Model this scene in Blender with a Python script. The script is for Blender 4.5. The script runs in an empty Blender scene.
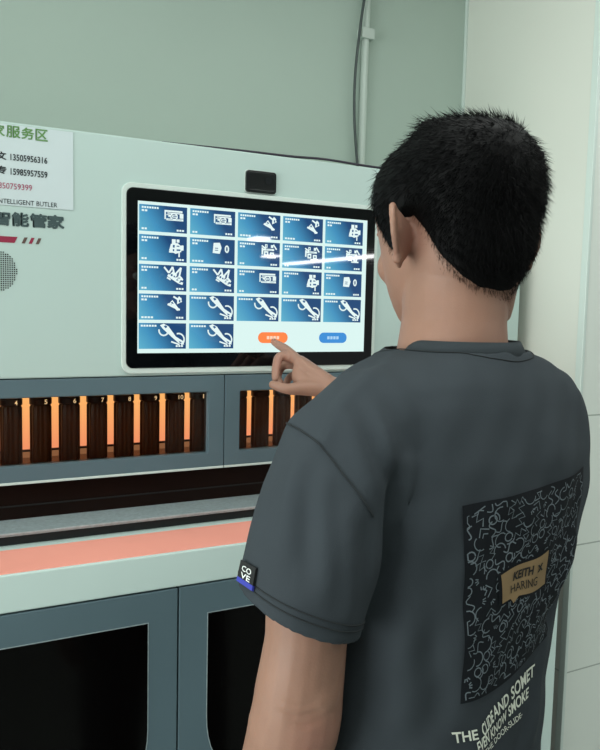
import bpy, bmesh, math, random
import numpy as np
from mathutils import Vector, Matrix
from mathutils.bvhtree import BVHTree

random.seed(7)
rng = np.random.default_rng(7)
S = bpy.context.scene
COL = S.collection
V = Vector
PI = math.pi

# ------------------------------------------------------------------ camera
cam_d = bpy.data.cameras.new('camera')
cam = bpy.data.objects.new('camera', cam_d)
COL.objects.link(cam)
cam_d.sensor_fit = 'HORIZONTAL'
cam_d.sensor_width = 36.0
cam_d.lens = 755.0 / 600.0 * 36.0
cam_d.clip_start = 0.02
_r = V((0.88538402, -0.46430371, 0.02274213))
_u = V((0.02100844, 0.08883777, 0.99582453))
_f = V((0.46438539, 0.88120935, -0.08840984))
_m = Matrix((_r, _u, -_f)).transposed().to_4x4()
_m.translation = V((-0.3683, -1.32696, 1.5))
cam.matrix_world = _m
S.camera = cam

# ------------------------------------------------------------------ world, lamps, exposure
S.view_settings.view_transform = 'Standard'
S.view_settings.look = 'None'
S.view_settings.gamma = 1.0
S.view_settings.use_curve_mapping = False
S.view_settings.exposure = 0.0
w = bpy.data.worlds.new('world')
S.world = w
w.use_nodes = True
w.node_tree.nodes['Background'].inputs[0].default_value = (0.95, 1.0, 0.975, 1)
w.node_tree.nodes['Background'].inputs[1].default_value = 0.27

def area(name, loc, target, size, size_y, energy, color):
    l = bpy.data.lights.new(name, 'AREA')
    l.shape = 'RECTANGLE'; l.size = size; l.size_y = size_y
    l.energy = energy; l.color = color
    o = bpy.data.objects.new(name, l); COL.objects.link(o)
    o.location = loc
    o.rotation_euler = (V(target) - V(loc)).to_track_quat('-Z', 'Y').to_euler()
    return o
area('overhead_light', (0.15, -0.85, 2.45), (0.15, -0.85, 0), 1.8, 0.8, 15.5, (0.96, 1.0, 0.965))
area('overhead_light', (2.1, -1.5, 2.45), (2.1, -1.5, 0), 1.0, 0.8, 20, (0.96, 1.0, 0.965))  # added fill with no known fixture, brightens the front wall
area('overhead_light', (-1.4, -2.2, 2.45), (-1.4, -2.2, 0), 1.6, 1.2, 9, (0.96, 1.0, 0.965))
area('window_daylight', (-2.7, -1.0, 1.15), (0.9, -0.35, 0.75), 2.0, 1.6, 70, (0.94, 1.0, 0.97))

# ------------------------------------------------------------------ helpers
def lin(h):
    h = h.lstrip('#')
    c = [int(h[i:i+2], 16) / 255 for i in (0, 2, 4)]
    return tuple(((x / 12.92) if x <= 0.04045 else ((x + 0.055) / 1.055) ** 2.4) for x in c)

def mat(name, hexcol, rough=0.5, metal=0.0, spec=0.5, noise=0.0, nscale=30.0, bump=0.0, bscale=200.0, emit=0.0, emit_col=None, coat=0.0):
    m = bpy.data.materials.new(name)
    m.use_nodes = True
    nt = m.node_tree
    b = nt.nodes['Principled BSDF']
    c = lin(hexcol)
    b.inputs['Base Color'].default_value = (*c, 1)
    b.inputs['Roughness'].default_value = rough
    b.inputs['Metallic'].default_value = metal
    b.inputs['Specular IOR Level'].default_value = spec
    if coat: b.inputs['Coat Weight'].default_value = coat
    tc = nt.nodes.new('ShaderNodeTexCoord')
    if noise:
        n = nt.nodes.new('ShaderNodeTexNoise'); n.inputs['Scale'].default_value = nscale
        n.inputs['Detail'].default_value = 4
        nt.links.new(tc.outputs['Object'], n.inputs['Vector'])
        r = nt.nodes.new('ShaderNodeMapRange')
        r.inputs[1].default_value = 0.25; r.inputs[2].default_value = 0.75
        r.inputs[3].default_value = 1 - noise; r.inputs[4].default_value = 1 + noise
        nt.links.new(n.outputs['Fac'], r.inputs[0])
        mx = nt.nodes.new('ShaderNodeMix'); mx.data_type = 'RGBA'; mx.blend_type = 'MULTIPLY'
        mx.inputs[0].default_value = 1
        mx.inputs[6].default_value = (*c, 1)
        nt.links.new(r.outputs[0], mx.inputs[7])
        nt.links.new(mx.outputs[2], b.inputs['Base Color'])
    if bump:
        n2 = nt.nodes.new('ShaderNodeTexNoise'); n2.inputs['Scale'].default_value = bscale
        n2.inputs['Detail'].default_value = 3
        nt.links.new(tc.outputs['Object'], n2.inputs['Vector'])
        bp = nt.nodes.new('ShaderNodeBump'); bp.inputs['Strength'].default_value = bump
        bp.inputs['Distance'].default_value = 0.002
        nt.links.new(n2.outputs['Fac'], bp.inputs['Height'])
        nt.links.new(bp.outputs['Normal'], b.inputs['Normal'])
    if emit:
        b.inputs['Emission Color'].default_value = (*lin(emit_col or hexcol), 1)
        b.inputs['Emission Strength'].default_value = emit
    return m

class MB:
    """collects faces of one part"""
    def __init__(s):
        s.v = []; s.f = []; s.mi = []
    def add(s, vs, fs, mi=0):
        o = len(s.v)
        s.v += [tuple(p) for p in vs]
        s.f += [tuple(i + o for i in f) for f in fs]
        s.mi += [mi] * len(fs)
    def box(s, lo, hi, mi=0):
        x0, y0, z0 = lo; x1, y1, z1 = hi
        s.add([(x0,y0,z0),(x1,y0,z0),(x1,y1,z0),(x0,y1,z0),(x0,y0,z1),(x1,y0,z1),(x1,y1,z1),(x0,y1,z1)],
              [(0,3,2,1),(4,5,6,7),(0,1,5,4),(1,2,6,5),(2,3,7,6),(3,0,4,7)], mi)
    def plate(s, loop, y0, y1, mi=0):
        """closed outline in XZ extruded from y0 (front) to y1"""
        n = len(loop)
        vs = [(x, y0, z) for x, z in loop] + [(x, y1, z) for x, z in loop]
        fs = [tuple(range(n)), tuple(reversed(range(n, 2*n)))]
        fs += [(i, i+n, (i+1) % n + n, (i+1) % n) for i in range(n)]
        s.add(vs, fs, mi)
    def ring(s, outer, inner, y0, y1, mi=0):
        n = len(outer)
        vs = [(x, y0, z) for x, z in outer] + [(x, y0, z) for x, z in inner] + [(x, y1, z) for x, z in outer] + [(x, y1, z) for x, z in inner]
        fs = []
        for i in range(n):
            j = (i+1) % n
            fs += [(i, j, j+n, i+n), (i+2*n, i+3*n, j+3*n, j+2*n), (i, i+2*n, j+2*n, j), (i+n, j+n, j+3*n, i+3*n)]
        s.add(vs, fs, mi)
    def tube(s, pts, rad, n=8, mi=0, cap=True):
        pts = [V(p) for p in pts]
        if not hasattr(rad, '__len__'): rad = [rad] * len(pts)
        vs = []; fs = []
        up = None
        for i, p in enumerate(pts):
            t = (pts[min(i+1, len(pts)-1)] - pts[max(i-1, 0)]).normalized()
            if up is None:
                up = t.orthogonal().normalized()
            up = (up - t * up.dot(t)).normalized()
            sd = t.cross(up)
            for k in range(n):
                a = 2*PI*k/n
                vs.append(p + (up*math.cos(a) + sd*math.sin(a)) * rad[i])
        for i in range(len(pts)-1):
            for k in range(n):
                k2 = (k+1) % n
                fs.append((i*n+k, i*n+k2, (i+1)*n+k2, (i+1)*n+k))
        if cap:
            fs.append(tuple(reversed(range(n)))); fs.append(tuple(range((len(pts)-1)*n, len(pts)*n)))
        s.add(vs, fs, mi)
    def rings(s, rs, mi=0):
        n = len(rs[0]); vs = [p for r in rs for p in r]; fs = []
        for i in range(len(rs)-1):
            for k in range(n):
                k2 = (k+1) % n
                fs.append((i*n+k, i*n+k2, (i+1)*n+k2, (i+1)*n+k))
        fs.append(tuple(reversed(range(n)))); fs.append(tuple(range((len(rs)-1)*n, len(rs)*n)))
        s.add(vs, fs, mi)
    def ball(s, c, r, n=10, mi=0):
        c = V(c); r = V((r, r, r)) if not hasattr(r, '__len__') else V(r)
        rs = []
        for i in range(1, n):
            th = PI*i/n
            rs.append([c + V((r.x*math.sin(th)*math.cos(2*PI*k/(2*n)), r.y*math.sin(th)*math.sin(2*PI*k/(2*n)), -r.z*math.cos(th))) for k in range(2*n)])
        s.rings(rs, mi)
    def mesh(s, name):
        me = bpy.data.meshes.new(name)
        me.from_pydata(s.v, [], s.f)
        me.polygons.foreach_set('material_index', s.mi)
        me.update()
        return me
    def build(s, name, mats, parent=None, smooth=False, bevel=0.0, fix=True):
        me = s.mesh(name)
        if not isinstance(mats, (list, tuple)): mats = [mats]
        for m in mats: me.materials.append(m)
        bm = bmesh.new(); bm.from_mesh(me)
        if fix: bmesh.ops.recalc_face_normals(bm, faces=bm.faces)
        if bevel:
            es = [e for e in bm.edges if len(e.link_faces) == 2 and e.calc_face_angle(0) > 0.6]
            bmesh.ops.bevel(bm, geom=es, offset=bevel, segments=2, affect='EDGES', profile=0.5)
        bm.to_mesh(me); bm.free()
        if smooth: me.polygons.foreach_set('use_smooth', [True]*len(me.polygons))
        o = bpy.data.objects.new(name, me); COL.objects.link(o)
        if parent: o.parent = parent
        return o

def tag(o, label=None, cat=None, group=None, kind=None):
    if label: o['label'] = label
    if cat: o['category'] = cat
    if group: o['group'] = group
    if kind: o['kind'] = kind
    return o
def empty(name, loc, label, cat, group=None):
    o = bpy.data.objects.new(name, None); COL.objects.link(o)
    o.location = loc; o.empty_display_size = 0.1
    return tag(o, label, cat, group)
def adopt(o, parent):
    """parent keeping world-space vertices"""
    o.parent = parent
    o.matrix_parent_inverse = Matrix.Translation(parent.location).inverted()
    return o
def rrect(x0, x1, z0, z1, r, n=6):
    pts = []
    for cx, cz, a0 in ((x1-r, z0+r, -90), (x1-r, z1-r, 0), (x0+r, z1-r, 90), (x0+r, z0+r, 180)):
        for i in range(n+1):
            a = math.radians(a0 + 90*i/n)
            pts.append((cx + r*math.cos(a), cz + r*math.sin(a)))
    return pts

_textcache = {}
def text_polys(s, bold=0.0):
    """text turned into flat polygons, in units where its width and height are returned"""
    cu = bpy.data.curves.new('t', 'FONT'); cu.body = s; cu.offset = bold; cu.resolution_u = 3
    o = bpy.data.objects.new('t', cu); COL.objects.link(o)
    bpy.context.view_layer.update()
    me = bpy.data.meshes.new_from_object(o.evaluated_get(bpy.context.evaluated_depsgraph_get()))
    vs = [tuple(v.co) for v in me.vertices]; fs = [tuple(p.vertices) for p in me.polygons]
    bpy.data.objects.remove(o); bpy.data.curves.remove(cu); bpy.data.meshes.remove(me)
    xs = [v[0] for v in vs]; ys = [v[1] for v in vs]
    x0, x1, y0, y1 = min(xs), max(xs), min(ys), max(ys)
    return [((v[0]-x0)/(x1-x0), (v[1]-y0)/(y1-y0)) for v in vs], fs
def text_on_front(mb, s, x0, x1, z0, z1, y, bold=0.0, mi=0, slant=0.0, heavy=0.0):
    vs, fs = text_polys(s, bold)
    for dx, dz in ([(0, 0)] if not heavy else [(heavy*math.cos(k*PI/4), heavy*math.sin(k*PI/4)) for k in range(8)] + [(0, 0)]):
      mb.add([(x0 + dx + a*(x1-x0) + slant*b*(z1-z0), y - dx*.002, z0 + dz + b*(z1-z0)) for a, b in vs], fs, mi)

def eval_mesh(o):
    dg = bpy.context.evaluated_depsgraph_get()
    me = bpy.data.meshes.new_from_object(o.evaluated_get(dg))
    return me
def remeshed(mb, name, voxel, smooth_it=4, fac=0.5):
    o = mb.build(name + '_src', [], fix=True)
    md = o.modifiers.new('r', 'REMESH'); md.mode = 'VOXEL'; md.voxel_size = voxel
    if smooth_it:
        sm = o.modifiers.new('s', 'SMOOTH'); sm.factor = fac; sm.iterations = smooth_it
    bpy.context.view_layer.update()
    me = eval_mesh(o); me.name = name
    old = o.data
    bpy.data.objects.remove(o); bpy.data.meshes.remove(old)
    return me
def link_mesh(name, me, mats, parent, smooth=True):
    me.materials.clear()
    for m in (mats if isinstance(mats, (list, tuple)) else [mats]): me.materials.append(m)
    if smooth: me.polygons.foreach_set('use_smooth', [True]*len(me.polygons))
    o = bpy.data.objects.new(name, me); COL.objects.link(o)
    if parent: adopt(o, parent)
    return o

# ------------------------------------------------------------------ materials
M = {}
M['wall_back'] = mat('painted_wall', '#a8b8ae', 0.75, noise=0.02, nscale=3, bump=0.05, bscale=60)
M['wall_side'] = mat('cream_wall', '#d8dacb', 0.6, noise=0.02, nscale=2, bump=0.04, bscale=50)
M['ceiling'] = mat('ceiling_white', '#dde2dc', 0.8, noise=0.02)
M['body'] = mat('kiosk_white_metal', '#b4c8c3', 0.42, spec=0.4, noise=0.012, nscale=4)
M['slab'] = mat('kiosk_white_trim', '#c8dbd6', 0.42, spec=0.4, noise=0.012, nscale=5)
M['grey'] = mat('slate_grey_powder_coat', '#566a72', 0.5, spec=0.4, noise=0.03, nscale=8, bump=0.04, bscale=900)
M['dark'] = mat('dark_cavity', '#0d0b0a', 0.5)
M['door_glass'] = mat('black_door_glass', '#050404', 0.12, spec=0.12)
M['flap'] = mat('smoked_brown_acrylic', '#180c08', 0.35, spec=0.12, noise=0.25, nscale=6)
M['alu'] = mat('brushed_aluminium', '#a3b0b3', 0.45, metal=0.25, noise=0.18, nscale=160)
M['salmon'] = mat('salmon_counter', '#ffa896', 0.5, noise=0.05, nscale=9)
M['trim'] = mat('pale_trim', '#c9d6d0', 0.35)
M['near_black'] = mat('matte_black', '#14181a', 0.6)
M['bezel'] = mat('black_bezel_glass', '#06080a', 0.03, spec=0.5)
M['camblk'] = mat('black_camera_plastic', '#0b0f10', 0.2, spec=0.5)
M['lens'] = mat('camera_lens', '#15181c', 0.05, spec=0.8)
M['paper'] = mat('notice_paper', '#c2cfd1', 0.6, noise=0.015, nscale=20)
M['ink'] = mat('black_ink', '#1c2529', 0.6)
M['ink_red'] = mat('red_ink', '#a34a66', 0.6)
M['ink_green'] = mat('green_ink', '#5e8a50', 0.6)
M['halo_green'] = mat('pale_green_ink', '#b9d6a2', 0.6)
M['char'] = mat('charcoal_vinyl', '#3c4f50', 0.5)
M['crimson'] = mat('crimson_vinyl', '#8c2440', 0.5)
M['bronze'] = mat('brown_vinyl', '#5b4640', 0.5)
M['hole'] = mat('speaker_hole', '#101514', 0.8)
M['bluelogo'] = mat('blue_vinyl', '#2f5bb8', 0.5)
M['palelogo'] = mat('pale_blue_vinyl', '#9dc4ea', 0.5)
M['tube'] = mat('amber_black_tube', '#5b3018', 0.3, spec=0.3)
M['tubecap'] = mat('tube_cap', '#4a2713', 0.3, spec=0.3)
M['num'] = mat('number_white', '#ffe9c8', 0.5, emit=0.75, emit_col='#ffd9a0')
M['cavfloor'] = mat('cavity_brown', '#8a5a3c', 0.12, metal=0.85)
M['cavdark'] = mat('cavity_dark_brown', '#2a1409', 0.4)
M['cable'] = mat('grey_black_cable', '#3c4645', 0.5)
M['cable2'] = mat('dark_purple_cable', '#2c2633', 0.5)
M['conduit'] = mat('white_conduit', '#b7c3bb', 0.5)
M['skin'] = None
M['tile_seam'] = None

def emission(name, hexcol, strength=1.0, gloss=True):
    m = bpy.data.materials.new(name); m.use_nodes = True
    b = m.node_tree.nodes['Principled BSDF']
    b.inputs['Base Color'].default_value = (0, 0, 0, 1)
    b.inputs['Roughness'].default_value = 0.025
    b.inputs['Emission Color'].default_value = (*lin(hexcol), 1)
    b.inputs['Emission Strength'].default_value = strength
    if not gloss: b.inputs['Specular IOR Level'].default_value = 0
    return m
M['ui_bg'] = emission('screen_white', '#dcf6f2', 1.0)
M['ui_white'] = emission('screen_icon_white', '#e6f8f6', 1.0)
M['ui_navy'] = emission('screen_icon_navy', '#2c5c8a', 1.0)
M['ui_orange'] = emission('screen_orange', '#ff8748', 1.0)
M['ui_blue'] = emission('screen_button_blue', '#3f8fd8', 1.0)
M['ui_pale'] = emission('screen_button_text', '#ffd9bd', 1.0)
M['ui_paleb'] = emission('screen_button_text_blue', '#a9d3f4', 1.0)
def tile_mat():
    m = emission('screen_tile_blue', '#2a6aa8', 1.0)
    nt = m.node_tree; b = nt.nodes['Principled BSDF']
    tc = nt.nodes.new('ShaderNodeTexCoord'); sp = nt.nodes.new('ShaderNodeSeparateXYZ')
    nt.links.new(tc.outputs['UV'], sp.inputs[0])
    ad = nt.nodes.new('ShaderNodeMath'); ad.operation = 'MULTIPLY_ADD'
    ad.inputs[1].default_value = 0.35
    nt.links.new(sp.outputs['Y'], ad.inputs[0]); nt.links.new(sp.outputs['X'], ad.inputs[2])
    rp = nt.nodes.new('ShaderNodeValToRGB')
    e = rp.color_ramp.elements
    e[0].position = 0.0; e[0].color = (*lin('#62b4cf'), 1)
    e[1].position = 1.2 / 1.35; e[1].color = (*lin('#234a78'), 1)
    k = rp.color_ramp.elements.new(0.42); k.color = (*lin('#4593bf'), 1)
    nt.links.new(ad.outputs[0], rp.inputs[0])
    nt.links.new(rp.outputs[0], b.inputs['Emission Color'])
    return m
M['ui_tile'] = tile_mat()

def backlight_mat():
    m = bpy.data.materials.new('amber_backlight'); m.use_nodes = True
    nt = m.node_tree; b = nt.nodes['Principled BSDF']
    b.inputs['Base Color'].default_value = (0.3, 0.15, 0.06, 1)
    tc = nt.nodes.new('ShaderNodeTexCoord'); sp = nt.nodes.new('ShaderNodeSeparateXYZ')
    nt.links.new(tc.outputs['Generated'], sp.inputs[0])
    rp = nt.nodes.new('ShaderNodeValToRGB'); e = rp.color_ramp.elements
    e[0].position = 0; e[0].color = (*lin('#f0936a'), 1)
    e[1].position = 1; e[1].color = (*lin('#ffbe6e'), 1)
    nt.links.new(sp.outputs['Z'], rp.inputs[0])
    nt.links.new(rp.outputs[0], b.inputs['Emission Color'])
    b.inputs['Emission Strength'].default_value = 1.15
    return m
M['backlight'] = backlight_mat()
def pane_mat():
    m = bpy.data.materials.new('window_pane_glass'); m.use_nodes = True
    nt = m.node_tree; nt.nodes.remove(nt.nodes['Principled BSDF'])
    out = nt.nodes['Material Output']
    t = nt.nodes.new('ShaderNodeBsdfTransparent'); t.inputs[0].default_value = (0.95, 0.93, 0.90, 1)
    g = nt.nodes.new('ShaderNodeBsdfGlossy'); g.inputs['Roughness'].default_value = 0.03
    fr = nt.nodes.new('ShaderNodeFresnel'); fr.inputs[0].default_value = 1.3
    mx = nt.nodes.new('ShaderNodeMixShader')
    nt.links.new(fr.outputs[0], mx.inputs[0]); nt.links.new(t.outputs[0], mx.inputs[1]); nt.links.new(g.outputs[0], mx.inputs[2])
    nt.links.new(mx.outputs[0], out.inputs[0])
    return m
M['pane'] = pane_mat()
M['lamp'] = emission('lamp_tube', '#ffffff', 30.0, gloss=False)

def tiled_wall(name, hexcol, joints_z, seam_x=None):
    """wall tile with thin joints at given heights (world space = object space)"""
    m = mat(name, hexcol, 0.35, noise=0.02, nscale=3)
    nt = m.node_tree; b = nt.nodes['Principled BSDF']
    src = b.inputs['Base Color'].links[0].from_socket
    tc = nt.nodes.new('ShaderNodeTexCoord'); sp = nt.nodes.new('ShaderNodeSeparateXYZ')
    nt.links.new(tc.outputs['Object'], sp.inputs[0])
    acc = None
    for z in joints_z:
        c = nt.nodes.new('ShaderNodeMath'); c.operation = 'COMPARE'
        c.inputs[1].default_value = z; c.inputs[2].default_value = 0.0016
        nt.links.new(sp.outputs['Z'], c.inputs[0])
        if acc is None: acc = c.outputs[0]
        else:
            mx = nt.nodes.new('ShaderNodeMath'); mx.operation = 'MAXIMUM'
            nt.links.new(acc, mx.inputs[0]); nt.links.new(c.outputs[0], mx.inputs[1]); acc = mx.outputs[0]
    mix = nt.nodes.new('ShaderNodeMix'); mix.data_type = 'RGBA'
    mix.inputs[7].default_value = (*lin('#a0aaa2'), 1)
    nt.links.new(acc, mix.inputs[0]); nt.links.new(src, mix.inputs[6])
    nt.links.new(mix.outputs[2], b.inputs['Base Color'])
    return m
JOINTS = (0.0837, 0.3837, 0.6836, 0.9813, 1.276)
M['tile_front'] = tiled_wall('front_wall_tile', '#d9e0d9', JOINTS)
M['side'] = tiled_wall('side_wall_paint', '#d2d5cc', JOINTS[:3])
def floor_mat():
    m = mat('floor_tile', '#9aa19b', 0.35, noise=0.05, nscale=4)
    nt = m.node_tree; b = nt.nodes['Principled BSDF']
    br = nt.nodes.new('ShaderNodeTexBrick'); br.offset = 0
    br.inputs['Color1'].default_value = (*lin('#a5aca6'), 1); br.inputs['Color2'].default_value = (*lin('#9ea59f'), 1)
    br.inputs['Mortar'].default_value = (*lin('#6d736e'), 1)
    br.inputs['Scale'].default_value = 1; br.inputs['Brick Width'].default_value = 0.6; br.inputs['Row Height'].default_value = 0.6
    br.inputs['Mortar Size'].default_value = 0.004
    tc = nt.nodes.new('ShaderNodeTexCoord'); nt.links.new(tc.outputs['Object'], br.inputs['Vector'])
    nt.links.new(br.outputs['Color'], b.inputs['Base Color'])
    return m
M['floor'] = floor_mat()

# ------------------------------------------------------------------ the room
CEIL = 2.5
def struct(name, lo, hi, m, bevel=0):
    b = MB(); b.box(lo, hi)
    return tag(b.build(name, m, bevel=bevel), kind='structure')
struct('floor', (-3.0, -15.0, -0.1), (8.6, 0.40, 0.0), M['floor'])
struct('ceiling', (-3.0, -15.0, CEIL), (8.6, 0.40, CEIL + 0.1), M['ceiling'])
struct('wall_back', (-3.0, 0.289, 0.0), (0.95, 0.40, CEIL), M['wall_back'])
struct('wall_right', (0.95, -0.135, 0.0), (1.05, 0.40, CEIL), M['side'])
struct('wall_front', (0.957, -0.15, 0.0), (3.2, -0.135, CEIL), M['tile_front'])
# slim plastic corner bead on the outer corner, and a pale strip painting the inner corner's edge highlight
b = MB(); b.box((0.9485, -0.1525, 0.0), (0.957, -0.135, CEIL)); tag(b.build('trim_1', M['trim'], bevel=0.001), kind='structure')
b = MB(); b.box((0.944, 0.281, 1.0), (0.95, 0.289, CEIL)); tag(b.build('corner_highlight_strip', M['trim'], bevel=0.001), kind='structure')

# lamps of the long room behind the viewer: they only show as reflections in the screen glass
def lamp_fixture(name, pts_box, label, stem):
    t = empty(name, (pts_box[0][0], pts_box[0][1], 2.4), label, 'lamp')
    lo, hi = pts_box
    b = MB(); b.box((lo[0], lo[1], 2.40), (hi[0], hi[1], 2.43)); adopt(b.build('diffuser', M['lamp'], bevel=0.004), t)
    b = MB(); b.box((lo[0]-.01, lo[1]-.01, 2.43), (hi[0]+.01, hi[1]+.01, CEIL)); adopt(b.build('housing', M['trim'], bevel=0.003), t)
lamp_fixture('tube_lamp', ((6.70, -13.0, 0), (6.95, -9.3, 0)), 'long tube lamp on the far ceiling, mirrored as a streak in the screen', 0)
lamp_fixture('ceiling_lamp', ((3.80, -8.2, 0), (4.0, -7.9, 0)), 'square ceiling lamp mirrored as the upper bright dot in the screen', 0)
lamp_fixture('ceiling_lamp', ((5.42, -11.3, 0), (5.62, -10.9, 0)), 'square ceiling lamp mirrored as the lower faint dot in the screen', 0)

# conduit and cables on the back wall
b = MB()
b.tube([(0.632, 0.277, 1.80), (0.634, 0.277, 2.1), (0.640, 0.277, CEIL)], 0.009, 10)
for z in (2.16,):
    b.box((0.618, 0.264, z-0.012), (0.652, 0.289, z+0.012))
tag(b.build('cable_conduit', M['conduit'], smooth=False), 'thin white conduit pipe running up the back wall behind the kiosk', 'pipe')

KX0, KX1 = -0.85, 0.905
# ------------------------------------------------------------------ the kiosk
K = empty('self_service_kiosk', (0.0, 0.05, 0.0), 'white and slate grey self-service kiosk with a touch screen and glowing tube windows', 'kiosk')
def part(o, parent=None):
    return adopt(o, K) if parent is None else sub(o, parent)
def sub(o, p):
    o.parent = p
    o.matrix_parent_inverse = Matrix.Identity(4)
    return o

b = MB(); b.box((KX0, 0.0, 1.3715), (KX1, 0.275, 1.7885)); upper = part(b.build('upper_panel', M['body'], bevel=0.003))
# grille, stripe and lettering on the upper panel
b = MB()
for i in range(-10, 11):
    for j in range(-10, 11):
        x, z = i*0.0034, j*0.0034
        if math.hypot(x, z) <= 0.0345:
            cx, cz = -0.2345 + x, 1.549 + z
            b.plate([(cx + 0.0012*math.cos(a), cz + 0.0012*math.sin(a)) for a in [k*PI/4 for k in range(8)]], -0.0006, 0.0001)
sub(b.build('speaker_grille', M['hole']), upper)
b = MB()
b.plate([(-0.40, 1.5955), (-0.2035, 1.5955), (-0.1985, 1.6055), (-0.40, 1.6055)], -0.0006, 0.0001, 0)
for k, (x, mi) in enumerate(((-0.1925, 1), (-0.1815, 0), (-0.1705, 1))):
    b.plate([(x, 1.5955), (x+0.005, 1.5955), (x+0.0095, 1.6055), (x+0.0045, 1.6055)], -0.0006, 0.0001, mi)
sub(b.build('stripe_decal', [M['crimson'], M['bronze']]), upper)
b = MB()
for ch, x0, x1 in (('智', -0.2365, -0.2105), ('能', -0.2065, -0.1815), ('管', -0.1785, -0.1530), ('家', -0.1510, -0.1250)):
    text_on_front(b, ch, x0, x1, 1.6235, 1.6445, -0.0009, heavy=0.0011)
sub(tag(b.build('chinese_lettering', M['char'], fix=False), 'bold dark Chinese characters'), upper)
# small blue ring mark at the screen's lower right corner
b = MB()
c = (0.523, 1.4025)
circ = lambda r: [(c[0] + r*math.cos(2*PI*k/24), c[1] + r*math.sin(2*PI*k/24)) for k in range(24)]
b.ring(circ(0.0075), circ(0.0042), -0.0006, 0.0001, 0)
b.plate(circ(0.0036), -0.0005, 0.0001, 1)
b.plate([(c[0]+0.0042, c[1]-0.0085), (c[0]+0.0075, c[1]-0.0085), (c[0]+0.0075, c[1]), (c[0]+0.0042, c[1])], -0.0005, 0.0001, 1)
sub(b.build('ring_logo', [M['bluelogo'], M['palelogo']]), upper)

# touch screen
b = MB()
b.ring(rrect(-0.0275, 0.5030, 1.3765, 1.7115, 0.018), rrect(-0.0195, 0.4950, 1.3865, 1.7030, 0.012), -0.004, 0.001)
part(b.build('screen_surround', M['trim'], bevel=0.0008))
b = MB(); b.plate(rrect(-0.0195, 0.4950, 1.3865, 1.7030, 0.012), -0.0055, 0.001)
screen = part(b.build('touch_screen', M['bezel'], bevel=0.0007))
b = MB(); b.plate([(0, 1.4133), (0.4752, 1.4133), (0.4752, 1.6806), (0, 1.6806)], -0.0060, -0.005)
sub(b.build('display', M['ui_bg']), screen)

def bars(x, y, n, w_, h, gap=0.25):
    """a line of illegible screen print: a row of tiny blocks"""
    out = []; step = w_ / n
    for k in range(n):
        out.append([(x + k*step, y), (x + k*step + step*(1-gap), y), (x + k*step + step*(1-gap), y+h), (x + k*step, y+h)])
    return out
def rect(x0, y0, x1, y1): return [(x0,y0),(x1,y0),(x1,y1),(x0,y1)]
def stroke(pts, w_):
    out = []
    for (x0, y0), (x1, y1) in zip(pts, pts[1:]):
        dx, dy = x1-x0, y1-y0; l = math.hypot(dx, dy*0.53) or 1
        nx, ny = -dy*0.53/l*w_*0.53, dx/l*w_
        out.append([(x0-nx, y0-ny), (x1-nx, y1-ny), (x1+nx, y1+ny), (x0+nx, y0+ny)])
    return out
def arc(cx, cy, rx, ry, a0, a1, n=12):
    return [(cx + rx*math.cos(math.radians(a0 + (a1-a0)*k/n)), cy + ry*math.sin(math.radians(a0 + (a1-a0)*k/n))) for k in range(n+1)]
ICON = {}
ICON['box'] = [rect(.52,.50,.55,.82), rect(.52,.78,.90,.85), rect(.58,.72,.90,.76), rect(.56,.46,.92,.54), rect(.60,.60,.64,.66), rect(.68,.58,.80,.67), rect(.84,.56,.92,.74), rect(.56,.66,.66,.69)] + stroke(arc(.72,.62,.07,.12,0,360), .025)
ICON['tri'] = [[(.62,.62),(.70,.78),(.76,.60)], [(.70,.78),(.86,.40),(.80,.36),(.66,.66)], [(.80,.62),(.88,.70),(.90,.84),(.84,.94),(.80,.80)]] + stroke([(.60,.62),(.86,.40)], .04) + stroke([(.72,.92),(.90,.72)], .035)
ICON['motor'] = [rect(.68,.70,.76,.88), rect(.78,.76,.84,.88), [(.62,.44),(.66,.70),(.80,.74),(.90,.60),(.88,.40),(.76,.32)], rect(.82,.20,.85,.40), rect(.62,.36,.74,.42), rect(.88,.46,.93,.66)]
ICON['slips'] = [[(.50,.44),(.52,.84),(.66,.86),(.70,.66),(.66,.42)], ] + stroke(arc(.82,.62,.035,.13,0,360), .03)
ICON['robot'] = [rect(.60,.66,.86,.74), rect(.62,.44,.72,.64), rect(.76,.42,.86,.60), rect(.64,.78,.70,.92), rect(.78,.78,.84,.90), rect(.56,.50,.60,.78), rect(.70,.36,.90,.42)] + stroke([(.56,.86),(.66,.74)], .03) + stroke([(.84,.92),(.92,.72)], .03)
ICON['messy'] = stroke([(.52,.92),(.62,.70),(.70,.94),(.74,.62),(.88,.92),(.84,.56),(.92,.44)], .035) + stroke([(.60,.62),(.70,.50),(.84,.34),(.92,.30)], .05) + [[(.62,.60),(.70,.76),(.80,.64),(.74,.48)], [(.74,.50),(.86,.62),(.92,.50),(.84,.38)]] + stroke([(.58,.52),(.66,.44)], .03)
ICON['wand'] = [[(.44,.92),(.52,.98),(.62,.88),(.78,.48),(.94,.30),(.96,.16),(.84,.22),(.68,.48),(.50,.78)]] + stroke(arc(.52,.72,.10,.20,170,330), .03) + stroke(arc(.84,.36,.12,.24,-60,110), .03) + stroke([(.68,.28),(.86,.16)], .03)
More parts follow.
